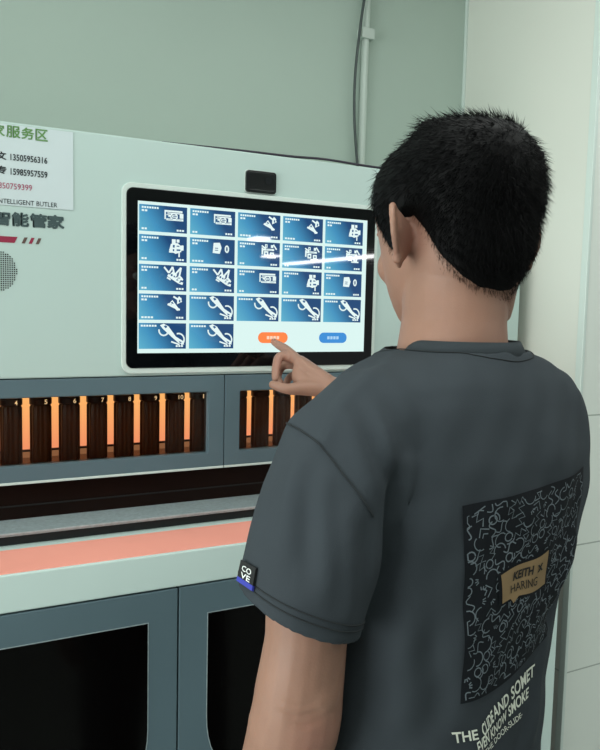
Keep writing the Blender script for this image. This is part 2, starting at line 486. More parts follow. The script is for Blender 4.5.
CUT = {'box': [rect(.70,.61,.78,.64), rect(.58,.50,.70,.515), rect(.76,.50,.88,.515)],
       'tri': [[(.66,.66),(.70,.72),(.73,.62)], rect(.84,.70,.87,.80)],
       'motor': [rect(.70,.56,.74,.66), rect(.78,.44,.86,.50), rect(.78,.60,.84,.64), rect(.70,.42,.73,.50)],
       'slips': [rect(.55,.62,.62,.65), rect(.55,.54,.62,.57)],
       'robot': [rect(.65,.50,.69,.58), rect(.79,.48,.83,.54), rect(.66,.685,.80,.70), rect(.66,.82,.68,.88)],
       'messy': [rect(.66,.58,.70,.66), rect(.72,.54,.75,.60), rect(.80,.50,.86,.53), rect(.78,.42,.82,.46), rect(.84,.34,.88,.37)],
       'wand': [[(.52,.88),(.56,.92),(.60,.86),(.56,.80)], [(.84,.30),(.90,.27),(.90,.22),(.86,.24)]]}
GRID = [['box','box','tri','tri','motor'], ['motor','slips','robot','robot','robot'], ['messy','messy','box','motor','slips'], ['tri','wand','wand','wand','wand'], ['wand','wand',None,None,None]]
TX0, TZ1, TPX, TPZ, TW, TH = 0.0022, 1.6752, 0.09375, 0.0520, 0.0878, 0.0462
for r in range(5):
    for cidx in range(5):
        ic = GRID[r][cidx]
        if not ic: continue
        x0 = TX0 + cidx*TPX; z0 = TZ1 - r*TPZ - TH
        b = MB()
        b.plate([(x0, z0), (x0+TW, z0), (x0+TW, z0+TH), (x0, z0+TH)], -0.0064, -0.0060, 0)
        polys = list(ICON[ic])
        if ic == 'wand':
            polys += bars(.04, .86, 6, .34, .07) + bars(.78, .07, 3, .17, .07)
        else:
            polys += bars(.05, .86, 7, .36, .07) + bars(.05, .74, 2, .13, .07) + bars(.05, .06, 4 if ic in ('slips','tri') else 2, .26 if ic in ('slips','tri') else .12, .07) + bars(.78, .06, 3, .17, .07)
        for pl in polys:
            b.add([(x0 + u*TW, -0.0066, z0 + v*TH) for u, v in pl], [tuple(range(len(pl)))], 1)
        for pl in CUT[ic]:
            b.add([(x0 + u*TW, -0.0068, z0 + v*TH) for u, v in pl], [tuple(range(len(pl)))], 2)
        o = b.build('menu_tile', [M['ui_tile'], M['ui_white'], M['ui_navy']], fix=False)
        uv = o.data.uv_layers.new(name='UVMap')
        for lp in o.data.loops:
            co = o.data.vertices[lp.vertex_index].co
            uv.data[lp.index].uv = ((co.x-x0)/TW, (co.z-z0)/TH)
        sub(o, screen)
for nm, x0, x1, mi, mt in (('orange_button', 0.2349, 0.2985, M['ui_orange'], M['ui_pale']), ('blue_button', 0.3689, 0.4332, M['ui_blue'], M['ui_paleb'])):
    b = MB(); b.plate(rrect(x0, x1, 1.4310, 1.4520, 0.0103), -0.0064, -0.0060, 0)
    n = 4
    for k in range(n):
        xa = (x0+x1)/2 - 0.0135 + k*0.007
        b.add([(xa, -0.0066, 1.4385), (xa+0.0055, -0.0066, 1.4385), (xa+0.0055, -0.0066, 1.4445), (xa, -0.0066, 1.4445)], [(0,1,2,3)], 1)
    sub(b.build(nm, [mi, mt], fix=False), screen)

# camera module above the screen
b = MB(); b.plate(rrect(0.2050, 0.2675, 1.7145, 1.7552, 0.006), -0.007, 0.001); cm = part(b.build('camera_module', M['camblk'], bevel=0.0015))
b = MB(); b.ring(rrect(0.2085, 0.2640, 1.7180, 1.7517, 0.005), rrect(0.2100, 0.2625, 1.7195, 1.7502, 0.004), -0.0076, -0.0065); sub(b.build('camera_cover_rim', M['lens'], bevel=0.0003), cm)
b = MB(); b.tube([(0.250, -0.0065, 1.738), (0.250, -0.0080, 1.738)], 0.007, 20); sub(b.build('camera_lens', M['lens']), cm)
b = MB(); b.ring(rrect(0.2035, 0.2690, 1.7130, 1.7567, 0.007), rrect(0.2050, 0.2675, 1.7145, 1.7552, 0.006), -0.002, 0.001); sub(b.build('camera_surround', M['trim']), cm)

# tube windows
M['reflect_glow'] = emission('amber_reflection_glow', '#9c6a48', 0.8, gloss=False)  # emission paints the dim reflection of the backlight
def window_panel(x0, x1, gx0, gx1, label):
    b = MB(); b.ring(rrect(x0, x1, 1.1965, 1.3700, 0.0015), rrect(gx0, gx1, 1.2225, 1.3400, 0.0035), -0.001, 0.020)
    p = part(b.build('tube_window_frame', M['grey'], bevel=0.0007))
    b = MB(); b.ring(rrect(gx0-0.0005, gx1+0.0005, 1.2222, 1.3403, 0.0035), rrect(gx0+0.0012, gx1-0.0012, 1.2236, 1.3389, 0.0030), 0.001, 0.0195); sub(b.build('window_lip', M['grey']), p)
    b = MB(); b.box((gx0-0.002, 0.010, 1.2205), (gx1+0.002, 0.012, 1.342)); sub(b.build('window_pane', M['pane']), p)
    b = MB(); b.box((x0, -0.0025, 1.1925), (x1, 0.004, 1.1967)); sub(b.build('edge_highlight_strip', M['trim'], bevel=0.0006), p)  # pale strip paints the bright highlight along the frame's lower edge
    return p
window_panel(KX0, 0.1688, -0.60, 0.1383, '')
window_panel(0.1705, KX1, 0.2010, 0.8700, '')
b = MB(); b.box((KX0, 0.021, 1.342), (KX1, 0.15, 1.371)); b.box((KX0, 0.021, 1.195), (KX1, 0.15, 1.2155)); part(b.build('cavity_shell', M['cavdark']))
b = MB(); b.box((KX0, 0.0215, 1.2155), (KX1, 0.13, 1.2175)); part(b.build('cavity_floor', M['cavfloor']))
b = MB(); b.box((KX0, 0.100, 1.2330), (KX1, 0.104, 1.342)); part(b.build('backlight_panel', M['backlight']))
b = MB(); b.box((KX0, 0.094, 1.2295), (KX1, 0.104, 1.2330)); part(b.build('tube_rail', M['cavdark']))
b = MB(); b.box((KX0, 0.100, 1.2176), (KX1, 0.104, 1.2295)); part(b.build('reflection_strip', M['reflect_glow']))  # added glowing strip, stands in for the backlight mirrored in the floor
b = MB(); b.box((0.150, 0.021, 1.2176), (0.190, 0.099, 1.3418)); part(b.build('cavity_divider', M['cavdark']))
tube_me = None
def make_tube():
    b = MB()
    n = 72
    prof = [(0.0, 0.0176), (0.003, 0.0186), (0.100, 0.0186), (0.1015, 0.0172), (0.103, 0.0172)]
    def section(r):
        pts = []
        for k in range(n):
            a = 2*PI*k/n
            fl = 1 - 0.13*(0.5 + 0.5*math.cos(9*a))           # shallow flutes
            pts.append((r*fl*math.cos(a), r*fl*math.sin(a)))
        return pts
    b.rings([[(x, y, z) for x, y in section(r)] for z, r in prof])
    o = b.build('storage_tube', M['tube'], smooth=True)
    c = MB()
    c.rings([[(r*math.cos(2*PI*k/n), r*math.sin(2*PI*k/n), z) for k in range(n)] for z, r in ((0.1031, 0.0176), (0.105, 0.0190), (0.114, 0.0190), (0.1165, 0.0170))])
    cap = c.build('tube_cap', M['tubecap'], smooth=False, bevel=0.0004); cap.parent = o
    return o, cap
proto, pcap = make_tube()
slots = []
for k in range(-7, 5): slots.append((-0.0205 + (k-1)*0.0491 + 0.0, k + 7))
xs = [(-0.2056 + (n-4)*0.0491, n) for n in range(-4, 11)] + [(-0.2056 + 7*0.0491, 11)]
xs = [x for x in xs if x[0] < 0.145]
xs2 = [(0.2195 + k*0.0491, 12 + k) for k in range(13)]
first = True
for x, n in [t for t in xs if t[0] > -0.60] + xs2:
    if first: o, cp = proto, pcap; first = False
    else:
        o = proto.copy(); COL.objects.link(o); cp = pcap.copy(); COL.objects.link(cp); cp.parent = o
    o.parent = K; o.location = (x, 0.040 - 0.05, 1.2176 + 0.0)
    o.location = (x, 0.052 - K.location.y, 1.2176)
    if 1 <= n <= 11:
        b = MB(); text_on_front(b, str(n), (0.0035 if n < 10 else 0.001), (0.0085 if n < 10 else 0.0105), 0.1055, 0.1135, -0.0194, bold=0.012)
        t = b.build('slot_number', M['num'], fix=False); t.parent = o
    
# dispensing slot with smoked flap, aluminium ledge and the salmon counter
b = MB(); b.box((KX0, 0.022, 1.100), (KX1, 0.030, 1.1935)); part(b.build('flap', M['flap']))
b = MB(); b.box((KX0, 0.0205, 1.149), (KX1, 0.0219, 1.1515)); part(b.build('flap_groove', M['dark']))
b = MB(); b.box((KX0, -0.060, 1.1215), (KX1, 0.0215, 1.1275)); ledge = part(b.build('aluminium_ledge', M['alu'], bevel=0.001))
b = MB(); b.box((KX0, -0.0620, 1.1245), (KX1, -0.0602, 1.1280)); sub(b.build('ledge_lip', M['alu'], bevel=0.0005), ledge)
b = MB(); b.box((KX0, -0.046, 1.098), (KX1, 0.021, 1.1213)); part(b.build('ledge_shade_block', M['near_black']))  # black block, the shade under the ledge is put into its colour
YC = -0.1881
b = MB(); b.box((KX0, YC, 1.0458), (KX1-0.025, 0.021, 1.1035)); slab = part(b.build('counter_slab', M['slab'], bevel=0.0025))
b = MB(); b.box((KX0, YC+0.004, 1.1034), (KX1-0.027, -0.073, 1.1046)); part(b.build('counter_strip', M['salmon'], bevel=0.0004))
b = MB(); b.box((KX0, YC+0.012, 0.10), (KX1-0.025, 0.20, 1.0455)); part(b.build('cabinet_body', M['near_black']))
b = MB(); b.box((KX1-0.055, YC+0.001, 0.10), (KX1-0.025, 0.20, 1.0455)); part(b.build('cabinet_end_panel', M['slab'], bevel=0.002))
b = MB(); b.box((KX0, YC+0.06, 0.0), (KX1-0.05, 0.19, 0.0995)); part(b.build('plinth', M['near_black']))
b = MB(); b.box((KX0, 0.1305, 0.1), (KX1, 0.275, 1.371)); part(b.build('rear_housing', M['body']))
def door(x0, x1, gx0, gx1):
    b = MB(); b.box((x0, YC, 0.105), (x1, YC+0.0115, 1.0432)); d = part(b.build('cabinet_door', M['grey'], bevel=0.0012))
    ch, zt, zb = 0.075, 0.9930, 0.70
    def outline(e):
        pts = [(gx0-e, zt+e), (gx0-e, 0.815)]
        pts += [(gx0-e + ch*(1-math.cos(t*PI/2*0.8)), 0.815 - 0.10*math.sin(t*PI/2)) for t in [k/8 for k in range(1, 9)]]
        pts += [(gx1+e - ch*(1-math.cos(t*PI/2*0.8)), 0.815 - 0.10*math.sin(t*PI/2)) for t in [k/8 for k in range(8, 0, -1)]]
        pts += [(gx1+e, 0.815), (gx1+e, zt+e)]
        return pts
    b = MB(); b.ring(outline(0.0013), outline(0), YC-0.0006, YC+0.001); sub(b.build('glass_edge_trim', M['alu']), d)
    b = MB(); b.plate(outline(0), YC-0.0004, YC+0.001); sub(b.build('door_glass', M['door_glass']), d)
    return d
door(KX0, -0.45, -0.80, -0.50)
door(-0.447, 0.0172, -0.3950, -0.0322)
door(0.0200, 0.462, 0.0697, 0.4100)
door(0.4645, 0.8480, 0.5150, 0.8000)

# notice sheet stuck on the kiosk
N = empty('notice_sheet', (-0.25, -0.0008, 1.665), 'pale paper notice with telephone numbers stuck on the upper left of the kiosk', 'notice')
b = MB()
n = 10
vs = []; 
for i in range(n+1):
    for j in range(n+1):
        x = -0.42 + 0.3108*i/n; z = 1.6555 + 0.1283*j/n
        vs.append((x, -0.0006 - 0.0006*abs(math.sin(i*1.7+j*0.8)), z))
b.box((-0.42, -0.0012, 1.6555), (-0.1092, -0.0006, 1.7838)); o = b.build('paper', M['paper'])
adopt(o, N)
def note(s, x0, x1, z0, z1, m, bold=0.0, nm='notice_text', heavy=0.0):
    b = MB(); text_on_front(b, s, x0, x1, z0, z1, -0.0018, bold, heavy=heavy); return adopt(b.build(nm, m, fix=False), N)
for ch, x0, x1 in (('家', -0.2380, -0.2170), ('服', -0.2140, -0.1935), ('务', -0.1910, -0.1720), ('区', -0.1690, -0.1505)):
    note(ch, x0, x1, 1.7640, 1.7820, M['ink_green'], 0.0, 'green_heading', .0005)
note('文', -0.2290, -0.2150, 1.7275, 1.7395, M['ink'], heavy=.0004)
note('13505956316', -0.2085, -0.1510, 1.7275, 1.7380, M['ink'], 0.02)
note('专', -0.2290, -0.2150, 1.7050, 1.7170, M['ink'], heavy=.0004)
note('15985957559', -0.2085, -0.1510, 1.7045, 1.7150, M['ink'], 0.02)
note('1850759399', -0.2310, -0.1755, 1.6815, 1.6910, M['ink_red'], 0.004)
note('INTELLIGENT BUTLER', -0.2300, -0.1355, 1.6580, 1.6655, M['ink'], 0.0)

# cables
b = MB()
P = [(0.640, 0.262, CEIL-0.005), (0.628, 0.264, 2.30), (0.612, 0.266, 2.17), (0.603, 0.268, 2.06), (0.604, 0.268, 1.96), (0.615, 0.268, 1.86), (0.622, 0.260, 1.797)]
def smooth_path(P, n=8):
    P = [V(p) for p in P]; out = []
    for i in range(len(P)-1):
        p0, p1, p2, p3 = P[max(i-1, 0)], P[i], P[i+1], P[min(i+2, len(P)-1)]
        for k in range(n):
            t = k/n
            out.append(0.5*((2*p1) + (p2-p0)*t + (2*p0-5*p1+4*p2-p3)*t*t + (-p0+3*p1-3*p2+p3)*t**3))
    out.append(P[-1]); return out
b.tube(smooth_path(P), 0.0034, 8)
tag(b.build('power_cable', M['cable'], smooth=True), 'dark cable hanging in a bow beside the white conduit on the wall', 'cable')
b = MB()
b.tube(smooth_path([(0.05, 0.02, 1.7903), (0.20, 0.006, 1.7906), (0.30, 0.004, 1.7912), (0.36, 0.003, 1.7935), (0.40, 0.003, 1.7935), (0.47, 0.004, 1.7915), (0.55, 0.006, 1.7912), (0.66, 0.01, 1.7910), (0.75, 0.06, 1.7910)]), 0.0024, 8)
tag(b.build('flat_cable', M['cable2'], smooth=True), 'thin dark cable lying along the top edge of the kiosk', 'cable')
#PERSON#
# ------------------------------------------------------------------ the person
def skin_mat():
    m = mat('skin', '#997463', 0.5, spec=0.35, noise=0.06, nscale=28, bump=0.12, bscale=420)
    b = m.node_tree.nodes['Principled BSDF']
    b.inputs['Subsurface Weight'].default_value = 0.12
    b.inputs['Subsurface Radius'].default_value = (0.010, 0.004, 0.002)
    nt = m.node_tree; src = b.inputs['Base Color'].links[0].from_socket
    tc = nt.nodes.new('ShaderNodeTexCoord')
    for c, rad, k in (((.098, -.657, 1.575), .038, .55), ((-.058, -.80, 1.125), .045, .40), ((.24, -.10, 1.40), .03, .25)):   # ruddier ears, elbow and knuckles
        d = nt.nodes.new('ShaderNodeVectorMath'); d.operation = 'DISTANCE'; d.inputs[1].default_value = c
        nt.links.new(tc.outputs['Object'], d.inputs[0])
        mr = nt.nodes.new('ShaderNodeMapRange'); mr.interpolation_type = 'SMOOTHSTEP'
        mr.inputs[1].default_value = 0; mr.inputs[2].default_value = rad; mr.inputs[3].default_value = k; mr.inputs[4].default_value = 0
        nt.links.new(d.outputs['Value'], mr.inputs[0])
        mx = nt.nodes.new('ShaderNodeMix'); mx.data_type = 'RGBA'; mx.inputs[7].default_value = (*lin('#b2756a'), 1)
        nt.links.new(mr.outputs[0], mx.inputs[0]); nt.links.new(src, mx.inputs[6]); src = mx.outputs[2]
    nt.links.new(src, b.inputs['Base Color'])
    return m
M['skin'] = skin_mat()
M['nail'] = mat('fingernail', '#c39a8b', 0.3)
M['hair'] = mat('black_hair', '#060607', 0.62, spec=0.14)
M['shirt'] = mat('charcoal_cotton', '#393f44', 0.9, spec=0.15, noise=0.05, nscale=14, bump=0.25, bscale=1400)
M['rib'] = mat('charcoal_rib_knit', '#373d41', 0.9, spec=0.15, bump=0.2, bscale=1400)
M['thread'] = mat('dark_thread', '#1d2225', 0.9)
M['print'] = mat('near_black_print', '#12161b', 0.8, spec=0.2, noise=0.15, nscale=60)
M['chalk'] = mat('chalk_grey_print', '#656f76', 0.85)
M['tan'] = mat('tan_print', '#8a7250', 0.8, noise=0.05, nscale=60)
M['tanink'] = mat('black_print_ink', '#14130f', 0.8)
M['slogan'] = mat('cream_print', '#dfe3d6', 0.8)
M['tagblk'] = mat('black_woven_tag', '#0b0d10', 0.6)
M['tagblue'] = mat('blue_woven_tag', '#3038a0', 0.6)
M['tagtxt'] = mat('white_tag_thread', '#e6eae8', 0.7)
M['jeans'] = mat('navy_trousers', '#23282f', 0.9, noise=0.08, nscale=30, bump=0.2, bscale=900)
M['shoe'] = mat('dark_shoe', '#1b1c1f', 0.6)
M['sole'] = mat('white_sole', '#c8c9c4', 0.6)
M['eye'] = mat('eye_white', '#e6e2da', 0.2)
M['iris'] = mat('eye_iris', '#1c120c', 0.1)

PC = V((0.186, -0.672, 0.0))                      # body axis
AB = math.radians(16)
RB = V((math.cos(AB), math.sin(AB), 0)); FB = V((-math.sin(AB), math.cos(AB), 0)); UP = V((0, 0, 1))
P = empty('person', (PC.x, PC.y, 0.0), 'person seen from behind in a charcoal printed tee, right index finger touching the screen', 'person')

def ering(c, u, v, a, b, n=40, e=2.0):
    out = []
    for k in range(n):
        t = 2*PI*k/n; ct, st = math.cos(t), math.sin(t)
        out.append(V(c) + u*(a*math.copysign(abs(ct)**(2/e), ct)) + v*(b*math.copysign(abs(st)**(2/e), st)))
    return out
def limb(mb, pts, rad, n=20, sub=6):
    """tapered closed limb through joints, rounded at both ends"""
    q = smooth_path(pts, sub)
    rr = np.interp(np.linspace(0, len(pts)-1, len(q)), range(len(pts)), rad)
    mb.tube(q, list(rr), n)
    mb.ball(q[0], rr[0]*0.995, 8); mb.ball(q[-1], rr[-1]*0.995, 8)

# ---- head
AH = math.radians(-1); PITCH = math.radians(12)
HM = Matrix.Translation(V((0.1845, -0.6455, 1.5850))) @ Matrix.Rotation(AH, 4, 'Z') @ Matrix.Rotation(-PITCH, 4, 'X') @ Matrix.Scale(0.945, 4)
HT = np.array([ # z, half width, front, back
 (-.120,.012,.076,.040),(-.116,.026,.088,.044),(-.108,.037,.095,.050),(-.095,.049,.097,.058),(-.08,.058,.096,.066),(-.06,.066,.095,.075),(-.04,.071,.094,.083),
 (-.02,.074,.093,.087),(0,.075,.093,.091),(.02,.0765,.095,.096),(.04,.0775,.097,.099),(.06,.074,.093,.098),(.08,.068,.083,.092),(.095,.059,.070,.081),(.107,.046,.053,.064),(.115,.031,.036,.044),(.119,.014,.017,.022)])
def head_rows(z):
    return [np.interp(z, HT[:, 0], HT[:, j]) for j in (1, 2, 3)]
def head_pt(phi, z, t=0.0):
    w_, f_, b_ = head_rows(z)
    c, s = math.cos(phi), math.sin(phi)
    q_ = min(max(-c*1.6, 0), 1); w_ = w_*(1-q_) + max(w_, .059)*q_
    e = 2/2.25 if c < 0 else 2/(2.25 + .65*min(c*2.5, 1))
    x = -w_*math.copysign(abs(s)**e, s)
    y = (f_ if c > 0 else b_) * math.copysign(abs(c)**e, c)
    p = V((x, y, z if z > -.02 else -.02 + (z+.02)*.87))
    if t:
        nrm = V((x/(w_*w_+1e-5), y/((f_ if c > 0 else b_)**2+1e-5), z/0.115**2)).normalized()
        p = p + nrm*t
    return p
NP = 56
zs = np.concatenate([np.linspace(-.12, -.09, 8), np.linspace(-.085, .085, 34), np.linspace(.09, .119, 12)])
body = MB()
hd = MB(); hd.rings([[HM @ head_pt(2*PI*k/NP, z) for k in range(NP)] for z in zs])
body.add(hd.v, hd.f)
hx = lambda *p: HM @ V(p)
# nose, brow, lips, cheekbones
nose = MB()
nose.tube([hx(0, .088, .018), hx(0, .100, -.002), hx(0, .111, -.022), hx(0, .113, -.032)], [.006, .0075, .010, .0105], 12); nose.ball(hx(0, .112, -.032), .0105, 8)
for s in (-1, 1):
    nose.ball(hx(s*.011, .104, -.034), (.0075, .008, .007), 8)
    nose.ball(hx(s*.034, .088, .024), (.019, .010, .006), 8)
    nose.ball(hx(s*.044, .070, -.022), (.020, .019, .022), 8)
nose.ball(hx(0, .099, -.060), (.021, .006, .004), 8); nose.ball(hx(0, .0985, -.068), (.018, .006, .0045), 8)
nose.ball(hx(0, .094, -.098), (.017, .012, .012), 8)
body.add(nose.v, nose.f)
# ears
def ear(s):
    def e(f_, u_, o_): return hx(s*(.070 + o_), -.013 + f_*1.12, u_ - .016)
    O = [(.013, .006), (.016, .020), (.010, .033), (-.002, .038), (-.014, .034), (-.021, .020), (-.020, .004), (-.014, -.010), (-.006, -.021), (.003, -.027), (.009, -.020), (.011, -.010)]
    flare = lambda f_: .012 + (.013 - f_)*(0.92 if s < 0 else 0.40)
    rim = [e(f_, u_, flare(f_)) for f_, u_ in O]
    m_ = MB()
    m_.tube(smooth_path(rim[:10], 4), 0.0040, 10)
    for k in range(0, 10, 9): m_.ball(rim[k], .0037, 6)
    m_.ball(rim[8], (.006, .006, .008), 8)
    # concave plate
    ctr_o = e(-.003, .006, .006); ctr_i = e(-.003, .006, -.004)
    n_ = len(rim)
    inner = [p + (ctr_o - p)*0.0 for p in rim]
    back = [p + (V(ctr_i) - p)*0.16 - (HM.to_3x3() @ V((s*.0035, .001, 0))) for p in rim]
    vs = inner + back + [ctr_o, ctr_i]
    fs = []
    for i in range(n_):
        j = (i+1) % n_
        fs += [(i, j, 2*n_), (j+n_, i+n_, 2*n_+1), (i, i+n_, j+n_, j)]
    m_.add(vs, fs)
    m_.tube([e(.009, .006, .008), e(.010, -.004, .009), e(.008, -.010, .008)], [.0035, .0045, .0035], 8)
    return m_
for s in (-1, 1):
    m_ = ear(s); body.add(m_.v, m_.f)
# neck, trunk
nk = MB()
nk.rings([ering(c, RB, FB, a, b_, 32) for c, a, b_ in (
    (V((0.1700, -0.672, 1.395)), .105, .070), (V((0.1680, -0.670, 1.430)), .082, .064), (V((0.1670, -0.669, 1.455)), .063, .060),
    (V((0.1715, -0.664, 1.490)), .0550, .0585), (V((0.1750, -0.660, 1.520)), .0545, .0590), (V((0.1770, -0.657, 1.560)), .056, .060), (V((0.1755, -0.655, 1.59)), .05, .055))])
body.add(nk.v, nk.f)
tr = MB()
tc = lambda z, dx=0, dy=0: V((PC.x, PC.y, z)) + RB*dx + FB*dy
tr.rings([ering(tc(z, dx), RB, FB, a, b_, 32, 2.3) for z, a, b_, dx in ((.90, .132, .09, -.062), (1.0, .132, .09, -.062), (1.1, .132, .092, -.060), (1.2, .138, .096, -.050), (1.3, .155, .098, -.022), (1.37, .160, .085, -.01), (1.405, .13, .07, -.006), (1.42, .08, .055, -.006))])
body.add(tr.v, tr.f)
# arms
SL, EL, WL = V((-0.008, -0.724, 1.362)), V((-0.0585, -0.752, 1.160)), V((-0.076, -0.676, 0.895))
SR, ER, WR = V((0.358, -0.622, 1.372)), V((0.405, -0.375, 1.235)), V((0.317, -0.160, 1.3525))
am = MB()
limb(am, [SL, V((-.042, -.746, 1.275)), EL + V((.005, -.001, .045)), EL, EL + V((-.002, .006, -.040)), EL.lerp(WL, .45), WL], [.050, .0425, .0372, .0400, .0420, .037, .027])
am.ball(EL + V((.004, -.026, .005)), (.020, .016, .024), 10)                     # elbow point
limb(am, [SR, SR.lerp(ER, .5), ER, ER.lerp(WR, .35), ER.lerp(WR, .75), WR], [.050, .046, .041, .040, .032, .0265])
body.add(am.v, am.f)
# right hand: index stretched to the screen, the others curled, thumb meeting the middle finger
h = MB()
iM, mM, rM, pM = V((.2690, -.112, 1.4030)), V((.2800, -.093, 1.4020)), V((.2925, -.078, 1.392)), V((.3030, -.070, 1.376))
limb(h, [iM, V((.2655, -.067, 1.4215)), V((.2640, -.036, 1.4290)), V((.2640, -.0130, 1.4340))], [.0105, .0092, .0080, .0062], 14)
limb(h, [mM, V((.2470, -.082, 1.4110)), V((.2330, -.092, 1.3900)), V((.2245, -.107, 1.3725))], [.0105, .0090, .0082, .0068], 14)
limb(h, [rM, V((.2660, -.058, 1.3920)), V((.2480, -.068, 1.3730)), V((.2440, -.088, 1.3620))], [.0100, .0086, .0078, .0066], 14)
limb(h, [pM, V((.2840, -.052, 1.3700)), V((.2690, -.062, 1.3540)), V((.2680, -.080, 1.3480))], [.0088, .0076, .0068, .0058], 14)
limb(h, [WR.lerp(iM, .18) + V((-.006, -.006, -.006)), V((.2640, -.148, 1.3580)), V((.2310, -.143, 1.3570)), V((.2115, -.124, 1.3635))], [.0150, .0140, .0098, .0078], 14)
for q, r0, r1 in ((iM, .021, .0115), (mM, .022, .0120), (rM, .021, .0115), (pM, .020, .0105)):
    limb(h, [WR.lerp(q, .05), WR.lerp(q, .55), q], [r0, .0165, r1], 14)
limb(h, [WR.lerp(iM, .25) + V((-.012, .000, -.008)), V((.266, -.128, 1.372)), iM + V((-.001, -.002, -.010))], [.018, .016, .010], 12)
# left hand hanging relaxed
LD = (WL - EL).normalized(); LS = FB.copy(); LO = RB.copy()
hp = WL + LD*.045
for k, (dx, L, r) in enumerate(((.030, .070, .0088), (.010, .078, .0092), (-.010, .073, .0088), (-.028, .058, .0078))):
    k0 = WL + LD*.090 + LS*dx
    limb(h, [WL + LD*.01 + LS*dx*.5, k0], [.017, .0125], 12)
    limb(h, [k0, k0 + LD*L*.45 + LO*.008, k0 + LD*L*.78 + LO*.024, k0 + LD*L*.92 + LO*.042], [.0105, r, r*.9, r*.75], 12)
limb(h, [WL + LD*.02 + LS*.015, WL + LD*.05 + LS*.038 + LO*.006, WL + LD*.085 + LS*.050 + LO*.016, WL + LD*.110 + LS*.050 + LO*.026], [.016, .0135, .0105, .0080], 12)
body.add(h.v, h.f)
bm_me = remeshed(body, 'body', 0.0026, 5, 0.5)
nb = len(bm_me.vertices)
bc = np.empty(nb*3); bm_me.vertices.foreach_get('co', bc); bc = bc.reshape(-1, 3)
bn = np.empty(nb*3); bm_me.vertex_normals.foreach_get('vector', bn); bn = bn.reshape(-1, 3)
bd = np.zeros(nb)
cd_ = V((-.475, -.88, 0)); cr_ = V((.885, -.466, 0))
for x0, x1, z0, z1, amp in ((-.018, .024, -.004, -.001, .0026), (-.010, .026, -.011, -.007, .0022), (-.014, .018, .006, .008, .0012)):      # skin folds over the elbow
    for k in range(15):
        t = k/14
        c = EL + cd_*.040 + cr_*(x0 + (x1-x0)*t) + UP*(z0 + (z1-z0)*t - .004*math.sin(PI*t))
        d2 = ((bc - np.array(c))**2*np.array((.25, .25, 1.0))).sum(1)
        bd = np.minimum(bd, -amp*math.sin(PI*(.1 + .8*t))*np.exp(-d2/(2*.0022**2)))
bc = bc + bn*bd[:, None]
bm_me.vertices.foreach_set('co', bc.ravel()); bm_me.update()
BODY = link_mesh('body', bm_me, M['skin'], P)
for s in (-1, 1):
    e = MB(); e.ball(hx(s*.032, .0835, .004), .0125, 10)
    adopt(e.build('eyeball', M['eye'], smooth=True), P)
    e = MB(); e.ball(hx(s*.032, .0935, .003), (.0050, .0050, .0050), 8); adopt(e.build('iris', M['iris'], smooth=True), P)
    e = MB(); e.tube([hx(s*.014, .0985, .026), hx(s*.032, .097, .031), hx(s*.050, .084, .026)], [.003, .0035, .0015], 6); adopt(e.build('eyebrow', M['hair'], smooth=True), P)
e = MB(); n_ = V((0, 0, 1))
e.ball(V((.2640, -.0155, 1.4395)), (.0042, .0065, .0012), 6); adopt(e.build('fingernail', M['nail'], smooth=True), P)

# ---- hair: a cap over the skull and many short strands
def sstep(a, b_, x):
    t = min(max((x-a)/(b_-a), 0), 1); return t*t*(3-2*t)
PH = [0, 25, 45, 62, 74, 84, 100, 112, 122, 140, 160, 180]
ZH = [.066, .062, .050, .030, -.010, -.026, .012, -.014, -.046, -.074, -.090, -.094]
def hairline(phi):
    d = abs(math.degrees(math.atan2(math.sin(phi), math.cos(phi))))
    return float(np.interp(d, PH, ZH))
def hthick(phi, z):
    zh = hairline(phi)
    d = abs(math.degrees(math.atan2(math.sin(phi), math.cos(phi))))
    full = .009 + .006*sstep(60, 170, d)*sstep(-.02, .06, z)*(1-sstep(.09, .115, z)*.6)
    side = sstep(-.005, .075, z-zh)
    low = sstep(-.010, .012, z-zh)
    return -.004 + .0058*low + (full)*side*(0.35 + 0.65*sstep(-.05, .05, z))
hr = MB()
rows = []
for z in np.concatenate([np.linspace(-.1195, .085, 68), np.linspace(.088, .119, 18)]):
    rows.append([HM @ head_pt(2*PI*k/96, z, hthick(2*PI*k/96, z) + .0012*math.sin(k*2.1 + z*310)*math.sin(k*.7 - z*170)*sstep(0, .03, z-hairline(2*PI*k/96))) for k in range(96)])
hr.rings(rows)
HAIR = adopt(hr.build('hair', M['hair'], smooth=True), P)
st = MB()
R3 = HM.to_3x3()
crown = V((0.015, -.082, .080))
cnt = 0
